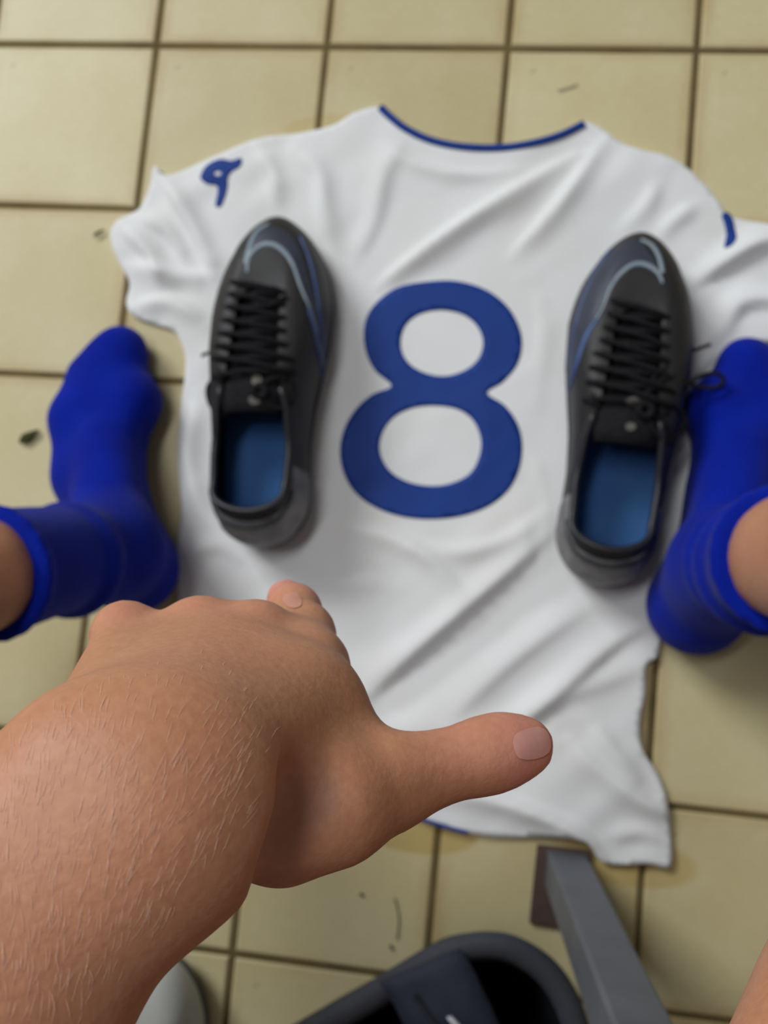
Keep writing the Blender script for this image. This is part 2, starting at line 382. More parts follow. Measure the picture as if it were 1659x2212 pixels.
def cdt_fill(outline, holes=(), step=.0045, zoff=0.0, inset=True):
    pts = [tuple(p) for p in outline]; edges = [(i, (i + 1) % len(pts)) for i in range(len(pts))]
    loops = [np.array(outline)]
    for h in holes:
        o = len(pts); pts += [tuple(p) for p in h]; edges += [(o + i, o + (i + 1) % len(h)) for i in range(len(h))]; loops.append(np.array(h))
    A = loops[0]; lo, hi = A.min(0), A.max(0)
    gx, gy = np.meshgrid(np.arange(lo[0], hi[0], step), np.arange(lo[1], hi[1], step * .87))
    gx = gx + (np.arange(gx.shape[0]) % 2)[:, None] * step * .5
    G = np.stack([gx.ravel(), gy.ravel()], 1)
    ins = np.zeros(len(G), bool); md = np.full(len(G), 1e9)
    for L in loops:
        n = len(L)
        for i in range(n):
            a, b = L[i], L[(i + 1) % n]
            c = ((a[1] > G[:, 1]) != (b[1] > G[:, 1]))
            with np.errstate(divide='ignore', invalid='ignore'):
                xx = (b[0] - a[0]) * (G[:, 1] - a[1]) / (b[1] - a[1]) + a[0]
            ins ^= c & (G[:, 0] < xx)
            d = b - a; t = np.clip(((G - a) @ d) / (d @ d + 1e-15), 0, 1); q = G - a - t[:, None] * d
            md = np.minimum(md, np.hypot(q[:, 0], q[:, 1]))
    G = G[ins & (md > step * .45)]
    allp = [Vector(p) for p in pts] + [Vector(map(float, g)) for g in G]
    ov, oe, of, *_ = delaunay_2d_cdt(allp, edges, [], 0 if not holes else 0, 1e-7)
    P = np.array([(v[0], v[1]) for v in ov])
    # keep triangles whose centre lies inside
    T = np.array([f for f in of if len(f) == 3]); C = P[T].mean(1); ins = np.zeros(len(C), bool)
    for L in loops:
        n = len(L)
        for i in range(n):
            a, b = L[i], L[(i + 1) % n]
            c = ((a[1] > C[:, 1]) != (b[1] > C[:, 1]))
            with np.errstate(divide='ignore', invalid='ignore'):
                xx = (b[0] - a[0]) * (C[:, 1] - a[1]) / (b[1] - a[1]) + a[0]
            ins ^= c & (C[:, 0] < xx)
    return P, T[ins]
def sheet(name, outline, holes, mat, parent, zoff, step=.0045, bottom=None):
    """cloth piece following cloth_z, closed downwards by a rim"""
    P, T = cdt_fill(outline, holes, step)
    z = cloth_z(P) + zoff
    n = len(P); vs = [(P[i, 0], P[i, 1], z[i]) for i in range(n)]
    fs = [tuple(t) for t in T]
    a = [(b, c) for t in fs for b, c in ((t[0], t[1]), (t[1], t[2]), (t[2], t[0]))]
    st = set(a); bd = [e for e in a if (e[1], e[0]) not in st]
    idx = {}
    for e in bd:
        for k in e:
            if k not in idx:
                idx[k] = len(vs); zb = bottom if bottom is not None else z[k] - zoff - .0002
                vs.append((P[k, 0], P[k, 1], zb))
    for x, y in bd: fs.append((y, x, idx[x], idx[y]))
    return mesh(name, vs, fs, mat, parent)
jersey = empty('football_jersey', (at(930, 900, 0)[0], at(930, 900, 0)[1], 0))
tag(jersey, 'white football jersey with a blue number 8 spread flat on the tiles', 'jersey')
jo = [np.array(p) for p in catmull(pxpoly(JO, .004), 4, True)]
sheet('cloth', jo, [], M['jersey'], jersey, 0.0, .0042, bottom=.0004)
E8 = [(955, 604), (1010, 610), (1060, 630), (1100, 665), (1123, 710), (1127, 750), (1115, 790), (1085, 825), (1052, 848), (1090, 875), (1118, 915), (1128, 960), (1122, 1010), (1100, 1055), (1060, 1090), (1005, 1112), (940, 1121), (875, 1117), (815, 1098), (768, 1065), (742, 1020), (734, 970), (745, 920), (770, 880), (805, 850), (845, 832), (810, 800), (790, 760), (785, 715), (795, 675), (825, 640), (870, 615)]
E8a = [(955, 668), (1000, 678), (1030, 702), (1043, 735), (1035, 770), (1010, 795), (970, 810), (930, 808), (890, 790), (868, 760), (866, 725), (880, 695), (910, 675)]
E8b = [(935, 875), (985, 882), (1020, 905), (1038, 945), (1035, 985), (1015, 1022), (975, 1043), (930, 1049), (880, 1040), (840, 1015), (820, 975), (825, 935), (850, 900), (890, 880)]
cl = lambda L, n=4: [np.array(p) for p in catmull(pxpoly(L, .006), n, True)]
sheet('number_print', cl(E8), [cl(E8a), cl(E8b)], M['navy'], jersey, .0005, .0042)['label'] = 'blue number 8'
EM = [(433, 379), (443, 359), (461, 347), (480, 343), (499, 347), (521, 341), (519, 359), (500, 371), (492, 384), (491, 402), (485, 426), (476, 445), (464, 442), (469, 414), (467, 400), (450, 398), (436, 390)]
EMH = [(462, 374), (468, 370), (475, 370), (478, 374), (474, 379), (467, 379)]
sheet('sleeve_emblem', cl(EM, 3), [cl(EMH, 3)], M['navy'], jersey, .0006, .002)['label'] = 'small blue sleeve emblem'
EM2 = [(1560, 462), (1572, 456), (1584, 470), (1590, 500), (1590, 516), (1580, 532), (1564, 538), (1566, 522), (1570, 505), (1566, 482)]
sheet('sleeve_emblem', cl(EM2, 3), [], M['navy'], jersey, .0006, .002)['label'] = 'small blue sleeve emblem'
def strip_on_cloth(name, px, w, mat, zoff=.0012):
    P = np.array([p[:2] for p in [at(x, y, .006) for x, y in catmull(px, 8)]])
    t = np.gradient(P, axis=0); t /= np.linalg.norm(t, axis=1)[:, None]; nrm = np.stack([-t[:, 1], t[:, 0]], 1)
    z = cloth_z(P); vs = []; fs = []; prof = [(-1, 0), (-.8, .8), (0, 1.2), (.8, .8), (1, 0)]; n = len(prof)
    for i in range(len(P)):
        for a, h in prof:
            q = P[i] + nrm[i] * a * w / 2; vs.append((q[0], q[1], z[i] + zoff * h))
    for i in range(len(P) - 1):
        for k in range(n - 1): fs.append((i * n + k, i * n + k + 1, (i + 1) * n + k + 1, (i + 1) * n + k))
    fs = [f[::-1] for f in fs]
    return mesh(name, vs, fs, mat, jersey)
strip_on_cloth('collar_trim', [(822, 231), (846, 254), (878, 278), (932, 302), (1000, 316), (1080, 318), (1150, 310), (1210, 292), (1262, 266)], .0064, M['navy'], .002)['label'] = 'blue ribbed collar trim'
strip_on_cloth('hem_trim', [(905, 1768), (950, 1782), (1010, 1799)], .003, M['navy'], .001)['label'] = 'blue hem edge'

# ------------------------------------------------------------------ football boots
def end_cap(t, a, b):
    w = 1.0
    if t < a: w *= math.sqrt(max(0, 1 - ((a - t) / a) ** 2.0))
    if t > b: w *= max(0, 1 - ((t - b) / (1 - b)) ** 2.3) ** .55
    return w
def lerp_table(tab, t):
    xs = [a for a, _ in tab]; ys = [b for _, b in tab]; return float(np.interp(t, xs, ys))
MED = [(0, .032), (.12, .033), (.3, .031), (.42, .033), (.6, .041), (.72, .043), (.85, .040), (1, .034)]
LAT = [(0, .032), (.12, .034), (.3, .037), (.45, .041), (.6, .045), (.7, .045), (.85, .040), (1, .034)]
OPW = [(0, .020), (.10, .027), (.25, .0290), (.38, .0265), (.48, .0200), (.56, .0185), (.75, .0155), (.85, .012), (1, .010)]
OPZ = [(0, .071), (.06, .069), (.16, .058), (.28, .056), (.40, .064), (.47, .070), (.60, .064), (.75, .056), (.9, .049)]
NS, NR = 96, 16
T0, T1 = .080, .745
def boot_shell(L, side, opz=1.0):
    """rings from the sole edge up to the opening; side=+1: medial side is +x"""
    rings = []
    P0 = []; P1 = []; P2 = []
    for k in range(NS):
        s = k / NS; a = 2 * math.pi * s; t = (1 - math.cos(a)) / 2
        sg = 1 if s < .5 else -1
        medial = (sg > 0) == (side > 0)
        w = lerp_table(MED if medial else LAT, t) * end_cap(t, .13, .72)
        bend = .006 * side * (t - .4) * 0.6
        w *= 1.07; p0 = np.array([sg * w + bend, t * L, .011 + .006 * max(0, (t - .8) / .2) ** 2])
        to = T0 + (T1 - T0) * t
        wo = lerp_table(OPW, to) * (math.sqrt(max(0, 1 - ((.09 - t) / .09) ** 2)) if t < .09 else 1) * (math.sqrt(max(0, 1 - ((t - .93) / .07) ** 2)) if t > .93 else 1)
        zo = lerp_table(OPZ, to) * opz
        p2 = np.array([sg * wo - side * .002, to * L, zo])
        out = 1.05 if t < .3 else 1.02
        fz = .62 if t < .25 else (.95 if t > .9 else .86)
        p1 = np.array([p0[0] * out, p0[1] + (.003 if t > .9 else 0) - (.006 if t < .05 else 0), .011 + (zo - .011) * fz])
        if t > .75:   # toe box: lower and rounder
            e = (t - .75) / .25; p1[2] = .011 + (zo - .011) * (.86 + .12 * e)
        P0.append(p0); P1.append(p1); P2.append(p2)
    for r in range(NR + 1):
        u = r / NR; rings.append([(1 - u) ** 2 * P0[k] + 2 * u * (1 - u) * P1[k] + u * u * P2[k] for k in range(NS)])
    return rings
def ring_faces(n, rows, off=0):
    return [(off + r * n + k, off + r * n + (k + 1) % n, off + (r + 1) * n + (k + 1) % n, off + (r + 1) * n + k) for r in range(rows) for k in range(n)]
def make_boot(name, heel, toe, base_z, side, label, group, detail=True, mats=None):
    """heel, toe: world points of the sole's ends; side=+1 when the inner side is to the right"""
    mt = dict(upper='boot', sole='sole', lining='lining', insole='insole', lace='lace', rim='rim', heel='heel'); mt.update(mats or {})
    d = np.array(toe[:2]) - np.array(heel[:2]); L = float(np.linalg.norm(d)); ang = math.atan2(d[1], d[0]) - math.pi / 2
    root = empty(name, (heel[0], heel[1], base_z), ang)
    tag(root, label, 'shoe' if not detail else 'football boot', group)
    loc = lambda n_, v, f, m, sm=True, par=None: (lambda o: o)(mesh(n_, v, f, M[m], par or root, sm, world=False))
    rings = boot_shell(L, side)
    vs = [p for r in rings for p in r]; fs = ring_faces(NS, NR)
    upper = loc('upper', vs, fs, mt['upper'])
    # outsole: plate with a rounded edge under the upper
    vs = []
    for ins, z in ((.004, -.0005), (.0, .002), (-.0012, .006), (-.0012, .010), (.002, .0125)):
        for k in range(NS):
            p = rings[0][k]; c = np.array([0, L * .5, 0]); q = p - c; q[2] = 0; l = np.hypot(q[0], q[1])
            v = p - q / l * ins; lift = p[2] - .011; vs.append((v[0], v[1], z + lift + .002))
    fs = ring_faces(NS, 4); n0 = len(vs)
    fs.append(tuple(range(NS))[::-1]); fs.append(tuple(4 * NS + k for k in range(NS)))
    loc('outsole', vs, fs, mt['sole'])
    if detail:
        for (sx, ty) in ((-.022, .1), (.022, .1), (-.024, .24), (.024, .24), (-.03, .58), (.03, .58), (-.03, .74), (.03, .74), (0, .66), (-.018, .88), (.018, .88)):
            loc('stud', [(sx + .005 * math.cos(a) * s_, ty * L + .005 * math.sin(a) * s_, z) for s_, z in ((.8, -.0040), (1.1, .0025)) for a in [2 * math.pi * k / 8 for k in range(8)]],
                [tuple(range(8))[::-1], tuple(range(8, 16))] + ring_faces(8, 1), mt['sole'])
    # collar piping and lining
    top = rings[-1]
    ncol = [k for k in range(NS) if (T0 + (T1 - T0) * (1 - math.cos(2 * math.pi * k / NS)) / 2) < .45]
    ks = sorted(ncol, key=lambda k: (k + NS // 2) % NS)
    v, f = tube([top[k] + np.array([0, 0, .0005]) for k in ks], .0030, 8)
    loc('collar', v, f, mt['rim'])
    lin = []
    for r, (ins, dz) in enumerate(((.0, .0), (.0015, -.012), (-.001, -.03), (0, 0))):
        for k in range(NS):
            p = top[k].copy()
            if r == 3:
                b = rings[1][k]; p = np.array([b[0] * .84, .02 * L + b[1] * .95, .019])
            elif r > 0:
                b = rings[3][k]; e = r / 3; p = np.array([p[0] * (1 - e) + b[0] * .86 * e, p[1] * (1 - e * .8) + (.02 * L + b[1] * .95) * e * .8, p[2] * (1 - e) + .019 * e])
            lin.append(p)
    fs = [q[::-1] for q in ring_faces(NS, 3)]
    loc('lining', lin, fs, mt['lining'])
    bot = lin[3 * NS:]
    vs = [(p[0], p[1], p[2] + .0012) for p in bot] + [(p[0] * .6, L * .5 + (p[1] - L * .5) * .6, .0195) for p in bot]
    fs = ring_faces(NS, 1) + [tuple(NS + k for k in range(NS))]
    loc('insole', vs, fs, mt['insole'])
    # tongue
    rows = 14; cols = 9; vs = []; fs = []
    for i in range(rows):
        t = .77 - (.77 - .36) * i / (rows - 1)
        w = np.interp(t, [.36, .42, .5, .77], [.021, .023, .0215, .0155]); zt = np.interp(t, [.36, .42, .5, .6, .75, .8], [.071, .0705, .0665, .060, .0525, .046])
        for j in range(cols):
            a = -1 + 2 * j / (cols - 1); vs.append((a * w - side * .002, t * L, zt + .002 - .007 * a * a + .0006 * math.sin(9 * t * 7)))
    fs = [(i * cols + j, (i + 1) * cols + j, (i + 1) * cols + j + 1, i * cols + j + 1) for i in range(rows - 1) for j in range(cols - 1)]
    back = [(x, y, z - .004) for x, y, z in vs]; nb = len(vs)
    fs += [tuple(k + nb for k in q)[::-1] for q in fs]
    rim_ = [i * cols for i in range(rows)] + [(rows - 1) * cols + j for j in range(1, cols)] + [i * cols + cols - 1 for i in range(rows - 2, -1, -1)] + list(range(cols - 2, 0, -1))
    for a, b in zip(rim_, rim_[1:] + rim_[:1]): fs.append((b, a, a + nb, b + nb))
    tongue = loc('tongue', vs + back, fs, mt['lace'])
    if not detail: return root, rings, L
    # laces across the throat
    zt = lambda t: np.interp(t, [.42, .5, .6, .75, .8], [.0735, .070, .0635, .0555, .050])
    rr = random.Random(int(abs(heel[0]) * 1e4))
    for i, t in enumerate(np.linspace(.715, .475, 7)):
        w = lerp_table(OPW, t) + .0115
        for q, sk in ((0, .002), (1, -.006)):
            pts = []
            for j in range(9):
                a = -1 + 2 * j / 8
                pts.append((a * w - side * .002, t * L + sk * a + (.006 if q else 0) + rr.uniform(-.0006, .0006), zt(t) + .0035 + .002 * q - .0085 * a * a - (.003 if abs(a) == 1 else 0)))
            v, f = tube(pts, .0021, 6, flat=.6); loc('lace', v, f, mt['lace'])
    # eyelet rows: raised bands beside the throat
    for sg in (-1, 1):
        v, f = tube([(sg * (lerp_table(OPW, t) + .0035) - side * .002, t * L, zt(t) - .0045) for t in np.linspace(.45, .76, 12)], .0035, 8, flat=.5)
        loc('eyestay', v, f, mt['lace'])
    # heel counter: panel lying on the shell at the heel
    hv = []; hf = []; kk = list(range(-15, 16)); rws = list(range(1, NR - 1))
    for r in rws:
        for k in kk:
            p = rings[r][k % NS]; c = np.array([0, .16 * L, p[2]]); q = p - c; q /= np.linalg.norm(q); hv.append(p + q * (.0013 if (k not in (-15, 15) and r not in (rws[0], rws[-1])) else -.0006))
    w = len(kk)
    for i in range(len(rws) - 1):
        for j in range(w - 1): hf.append((i * w + j, i * w + j + 1, (i + 1) * w + j + 1, (i + 1) * w + j))
    hp = loc('heel_counter', hv, hf, mt['heel']); hp['label'] = 'grey heel panel'
    v, f = tube([rings[NR - 3][k % NS] + np.array([0, -.002 * math.cos(k / 12 * 1.5), 0]) for k in range(-11, 12)], .0016, 6)
    loc('heel_seam', v, f, mt['rim'])
    return root, rings, L
def bvh_of(objs):
    dg = bpy.context.evaluated_depsgraph_get(); bpy.context.view_layer.update(); vs = []; fs = []
    for o in objs:
        n = len(vs); mw = o.matrix_world
        vs += [mw @ v.co for v in o.data.vertices]; fs += [tuple(i + n for i in p.vertices) for p in o.data.polygons]
    return BVHTree.FromPolygons(vs, fs)
def strip_on(name, px, wpx, tree, mat, parent, off=.0007):
    """narrow raised line lying on a surface along a traced path"""
    P = []; N = []; path = catmull(px, 6)
    for x, y in path:
        h, n, _, _ = tree.ray_cast(V(CAM), V(ray(x, y)).normalized())
        if h is None: continue
        if n.dot(V(ray(x, y))) > 0: n = -n
        P.append(np.array(h)); N.append(np.array(n))
    if len(P) < 3: return None
    vs = []; fs = []
    for i in range(len(P)):
        t = P[min(i + 1, len(P) - 1)] - P[max(i - 1, 0)]; t /= np.linalg.norm(t) + 1e-9
        s = np.cross(t, N[i]); s /= np.linalg.norm(s) + 1e-9
        e = i / (len(P) - 1); w = float(np.interp(e, np.linspace(0, 1, len(wpx)), wpx)) / 2900 / 2
        vs += [P[i] - s * w, P[i] - s * w * .7 + N[i] * off, P[i] + s * w * .7 + N[i] * off, P[i] + s * w]
    for i in range(len(P) - 1):
        for k in range(3): fs.append((i * 4 + k, i * 4 + k + 1, (i + 1) * 4 + k + 1, (i + 1) * 4 + k))
    return mesh(name, vs, fs, mat, parent)
def patch_on(name, poly, tree, mat, parent, off=.0005, step=4, n=4):
    """thin patch lying on a surface inside a traced outline"""
    o = [np.array(p, float) for p in catmull(poly, n, True)]
    P, T = cdt_fill([tuple(p) for p in o], (), step)
    vs = []; ok = []
    for x, y in P:
        h, nn, _, _ = tree.ray_cast(V(CAM), V(ray(x, y)).normalized())
        ok.append(h is not None)
        if h is None: vs.append((0, 0, 0)); continue
        if nn.dot(V(ray(x, y))) > 0: nn = -nn
        vs.append(tuple(h + nn * off))
    fs = [tuple(t)[::-1] for t in T if all(ok[i] for i in t)]
    keep = sorted({i for f in fs for i in f}); mp = {k: i for i, k in enumerate(keep)}
    return mesh(name, [vs[k] for k in keep], [tuple(mp[i] for i in f) for f in fs], mat, parent)

BZ = .0098
def heel_toe(hp, tp):
    h = at(*hp); t = at(*tp); return h, t
hL, tL = at(578, 1180, .012), at(600, 474, .03)
hR, tR = at(1286, 1260, .012), at(1393, 508, .03)
bootL, ringsL, LL = make_boot('football_boot', hL, tL, BZ, +1, 'black football boot beside the left edge of the number 8', 'pair of black football boots')
bootR, ringsR, LR = make_boot('football_boot', hR, tR, BZ, -1, 'black football boot between the number 8 and the right sock', 'pair of black football boots')
def kids(o, nm): return [c for c in o.children if c.name.split('.')[0] in nm]
tl = bvh_of(kids(bootL, ('upper',))); tr = bvh_of(kids(bootR, ('upper',)))
# curved emblem lines around the toe and along the inner side
patch_on('side_emblem', [(560, 500), (595, 492), (630, 510), (655, 560), (675, 630), (695, 720), (706, 800), (703, 850), (690, 780), (668, 690), (650, 610), (628, 555), (600, 530), (570, 530), (548, 550), (545, 530)], tl, M['swoosh'], bootL)
strip_on('emblem_line', [(534, 590), (538, 555), (560, 532), (585, 527), (610, 540), (632, 570), (650, 620), (670, 670), (684, 720)], [5, 12, 12, 11, 8, 6, 5], tl, M['silver'], bootL, .001)
strip_on('emblem_line', [(531, 570), (540, 530), (555, 500), (580, 484)], [12, 11, 10, 7], tl, M['silver'], bootL, .001)
strip_on('emblem_line', [(648, 512), (668, 560), (682, 620), (690, 680), (698, 740), (702, 800), (700, 860)], [5, 6, 6, 7, 7, 6, 4], tl, M['blueline'], bootL, .001)
strip_on('emblem_line', [(666, 665), (680, 720), (692, 780), (698, 840)], [6, 9, 9, 6], tl, M['blueline'], bootL, .0012)
patch_on('side_emblem', [(1400, 545), (1380, 520), (1345, 525), (1310, 555), (1275, 610), (1245, 690), (1228, 770), (1222, 830), (1236, 800), (1262, 730), (1295, 670), (1325, 610), (1355, 585), (1385, 578), (1410, 590), (1425, 600), (1418, 570)], tr, M['swoosh'], bootR)
strip_on('emblem_line', [(1432, 612), (1420, 588), (1395, 572), (1368, 572), (1340, 592), (1318, 625), (1300, 670), (1275, 710)], [5, 11, 12, 11, 8, 6, 4], tr, M['silver'], bootR, .001)
strip_on('emblem_line', [(1432, 590), (1424, 555), (1408, 530), (1385, 518)], [9, 10, 9, 6], tr, M['silver'], bootR, .001)
strip_on('emblem_line', [(1318, 540), (1285, 590), (1262, 640), (1244, 700), (1232, 760), (1224, 830), (1218, 890)], [4, 5, 6, 7, 7, 6, 4], tr, M['blueline'], bootR, .001)
strip_on('emblem_line', [(1290, 690), (1265, 730), (1245, 790), (1228, 850)], [6, 12, 12, 6], tr, M['blueline'], bootR, .0012)
tgl = bvh_of(kids(bootL, ('tongue', 'lace'))); tgr = bvh_of(kids(bootR, ('tongue', 'lace')))
for tree, b, spots in ((tgl, bootL, [(555, 822, 11, 14), (550, 864, 13, 11), (556, 905, 20, 10)]), (tgr, bootR, [(1367, 868, 16, 9), (1362, 922, 11, 9), (1352, 968, 30, 9)])):
    for (x, y, a, c) in spots:
        patch_on('tongue_mark', [(x + a * math.cos(k * math.pi / 4), y + c * math.sin(k * math.pi / 4)) for k in range(8)], tree, M['mark'], kids(b, ('tongue',))[0], .0008, 5, 2)
# loose lace ends and bows, resting on the boots and drooping over the side
def lace_path(parent, pts, r=.0019, name='lace_bow'):
    P = catmull([at(x, y, z) for x, y, z in pts], 6); v, f = tube(P, r, 6, flat=.7); return mesh(name, v, f, M['lace'], parent)
lace_path(bootL, [(560, 830, .080), (520, 800, .078), (485, 765, .062), (460, 760, .045), (436, 768, .034)], .0015, 'lace_end')
lace_path(bootL, [(555, 835, .081), (505, 815, .076), (462, 820, .058), (448, 845, .050), (462, 882, .056), (505, 866, .073), (550, 840, .081)])
lace_path(bootL, [(560, 832, .082), (600, 815, .079), (632, 830, .070), (628, 872, .071), (590, 880, .078), (560, 842, .082)])
lace_path(bootL, [(540, 850, .081), (500, 870, .074), (478, 905, .064), (500, 880, .075), (552, 855, .082)])
lace_path(bootL, [(620, 640, .070), (560, 660, .074), (500, 605, .055), (486, 640, .044)], .0019, 'lace_end')
lace_path(bootL, [(560, 830, .083), (545, 845, .085), (560, 856, .083), (575, 845, .083), (560, 830, .083)], .0026, 'lace_knot')
lace_path(bootR, [(1400, 830, .080), (1440, 790, .074), (1475, 768, .058), (1505, 755, .045), (1535, 744, .036)], .0014, 'lace_end')
lace_path(bootR, [(1395, 850, .081), (1440, 815, .077), (1478, 822, .064), (1510, 836, .058), (1548, 836, .056), (1564, 820, .056), (1545, 806, .057), (1515, 812, .058), (1480, 830, .064), (1430, 840, .077)], .0017)
lace_path(bootR, [(1395, 880, .081), (1430, 870, .078), (1468, 885, .066), (1482, 912, .060), (1462, 942, .064), (1425, 940, .073), (1400, 900, .081)])
lace_path(bootR, [(1390, 880, .081), (1340, 885, .078), (1305, 905, .066), (1310, 930, .066), (1350, 915, .078), (1392, 890, .082)])
lace_path(bootR, [(1400, 905, .081), (1425, 945, .076), (1450, 955, .068), (1440, 920, .073), (1400, 885, .082)])
lace_path(bootR, [(1395, 870, .083), (1378, 885, .085), (1395, 900, .083), (1410, 885, .083), (1395, 870, .083)], .0026, 'lace_knot')

# ------------------------------------------------------------------ person
# smooth union of tapered limbs, turned into one continuous surface
class Field:
    def __init__(s, lo, hi, vox):
        s.lo = np.array(lo, float); s.v = vox; s.n = np.ceil((np.array(hi) - s.lo) / vox).astype(int) + 1
        s.d = np.full(tuple(s.n), .06, np.float32)
        s.ax = [s.lo[i] + np.arange(s.n[i]) * vox for i in range(3)]
    def box(s, lo, hi):
        a = np.clip(np.floor((lo - s.lo) / s.v).astype(int), 0, s.n); b = np.clip(np.ceil((hi - s.lo) / s.v).astype(int) + 1, 0, s.n)
        return a, b
    def limb(s, p, q, r1, r2, k=.01, sub=False, squash=None):
        p = np.array(p, float); q = np.array(q, float); R = max(r1, r2) + k + .02
        a, b = s.box(np.minimum(p, q) - R, np.maximum(p, q) + R)
        if (b <= a).any(): return
        X, Y, Z = np.meshgrid(s.ax[0][a[0]:b[0]], s.ax[1][a[1]:b[1]], s.ax[2][a[2]:b[2]], indexing='ij')
        d = q - p; l2 = d @ d + 1e-12
        h = np.clip(((X - p[0]) * d[0] + (Y - p[1]) * d[1] + (Z - p[2]) * d[2]) / l2, 0, 1)
        dx, dy, dz = X - p[0] - h * d[0], Y - p[1] - h * d[1], Z - p[2] - h * d[2]
        if squash is not None:     # (axis, factor): flatter along an axis
            ax, f = squash; ax = np.array(ax, float); ax /= np.linalg.norm(ax)
            c = (dx * ax[0] + dy * ax[1] + dz * ax[2]) * (1 / f - 1)
            dx, dy, dz = dx + c * ax[0], dy + c * ax[1], dz + c * ax[2]
        e = np.sqrt(dx * dx + dy * dy + dz * dz) - (r1 + (r2 - r1) * h)
        sl = (slice(a[0], b[0]), slice(a[1], b[1]), slice(a[2], b[2])); D = s.d[sl]
        if sub:
            e = -e; m = np.maximum(k - np.abs(D - e), 0) / k; s.d[sl] = np.maximum(D, e) + m * m * k * .25
        else:
            m = np.maximum(k - np.abs(D - e), 0) / k; s.d[sl] = np.minimum(D, e) - m * m * k * .25
    def chain(s, pts, k=.01, squash=None):
        for (p, r), (q, t) in zip(pts, pts[1:]): s.limb(p, q, r, t, k, squash=squash)
    def half(s, p, n):            # keep only the side the normal n points away from
        p = np.array(p, float); n = np.array(n, float); n /= np.linalg.norm(n)
        X, Y, Z = np.meshgrid(*s.ax, indexing='ij')
        s.d = np.maximum(s.d, ((X - p[0]) * n[0] + (Y - p[1]) * n[1] + (Z - p[2]) * n[2]).astype(np.float32))
    def surface(s, smooth=2):
        D = s.d; n = D.shape; ins = D < 0
        c = [ins[i:n[0] - 1 + i, j:n[1] - 1 + j, k:n[2] - 1 + k] for i in (0, 1) for j in (0, 1) for k in (0, 1)]
        cnt = sum(x.astype(np.int8) for x in c); act = (cnt > 0) & (cnt < 8)
        idx = -np.ones(act.shape, np.int64); ijk = np.argwhere(act); idx[act] = np.arange(len(ijk))
        acc = np.zeros((len(ijk), 3)); num = np.zeros(len(ijk)); I, J, K = ijk.T
        cor = [(i, j, k) for i in (0, 1) for j in (0, 1) for k in (0, 1)]
        for a in cor:
            for ax in range(3):
                if a[ax]: continue
                b = list(a); b[ax] = 1
                va = D[I + a[0], J + a[1], K + a[2]]; vb = D[I + b[0], J + b[1], K + b[2]]
                m = (va < 0) != (vb < 0)
                t = np.where(m, va / np.where(m, va - vb, 1), 0)
                p = np.tile(np.array(a, float), (len(ijk), 1)); p[:, ax] = t
                acc[m] += p[m]; num[m] += 1
        vert = s.lo + (ijk + acc / num[:, None]) * s.v
        F = []
        for ax in range(3):
            sl0 = [slice(1, n[i] - 1) for i in range(3)]; sl0[ax] = slice(0, n[ax] - 1)
            sl1 = list(sl0); sl1[ax] = slice(1, n[ax])
            A = ins[tuple(sl0)]; B = ins[tuple(sl1)]; e = np.argwhere(A != B)
            if not len(e): continue
            fl = A[tuple(e.T)]
            off = np.array([1, 1, 1]); off[ax] = 0; g = e + off
            u, w = [(1, 2), (2, 0), (0, 1)][ax]
            U = np.zeros(3, int); U[u] = 1; Wv = np.zeros(3, int); Wv[w] = 1
            q = [idx[tuple((g - U - Wv).T)], idx[tuple((g - Wv).T)], idx[tuple(g.T)], idx[tuple((g - U).T)]]
            Q = np.stack(q, 1); Q[~fl] = Q[~fl][:, ::-1]; F.append(Q)
        F = np.concatenate(F); F = F[(F >= 0).all(1)]
        for _ in range(smooth):
            sm = np.zeros_like(vert); ct = np.zeros(len(vert))
            for a, b in ((0, 1), (1, 2), (2, 3), (3, 0)):
                np.add.at(sm, F[:, a], vert[F[:, b]]); np.add.at(ct, F[:, a], 1)
                np.add.at(sm, F[:, b], vert[F[:, a]]); np.add.at(ct, F[:, b], 1)
            m = ct > 0; vert[m] = vert[m] * .5 + sm[m] / ct[m][:, None] * .5
        return vert, F

person = empty('person', (0.12, -0.48, 0.0))
tag(person, 'seated person in blue socks holding a fist with the thumb out over the jersey', 'person')

# joints -------------------------------------------------------------
D = dep
wrU, wrR = D(195, 1675, .210), D(356, 1802, .208)
wrC = (wrU + wrR) / 2
elbow = np.array([-.085, -.315, .655]); shoulderL = np.array([-.045, -.46, .87])
fa = elbow - wrC; fa /= np.linalg.norm(fa)
side_v = (wrR - wrU); side_v -= fa * (side_v @ fa); side_v /= np.linalg.norm(side_v)
def arm(F):
    # forearm: two rounded bones side by side that merge and thicken towards the elbow
    F.chain([(wrU, .0180), (wrC + fa * .05 - side_v * .011, .0215), (wrC + fa * .14 - side_v * .010, .029), (elbow, .030)], .02)
    F.chain([(wrR, .0172), (wrC + fa * .05 + side_v * .0115, .0200), (wrC + fa * .14 + side_v * .012, .029), (elbow, .030)], .02)
    F.chain([(elbow, .032), ((elbow + shoulderL) / 2, .036), (shoulderL, .042)], .02)
MCP = {'pinky': (D(276, 1376, .288), .0094), 'ring': (D(425, 1372, .286), .0098), 'middle': (D(556, 1384, .284), .0104), 'index': (D(664, 1444, .278), .0108)}
CARP = {'pinky': (D(205, 1640, .222), .0135), 'ring': (D(255, 1680, .216), .0140), 'middle': (D(315, 1710, .212), .0140), 'index': (D(390, 1735, .212), .0145)}
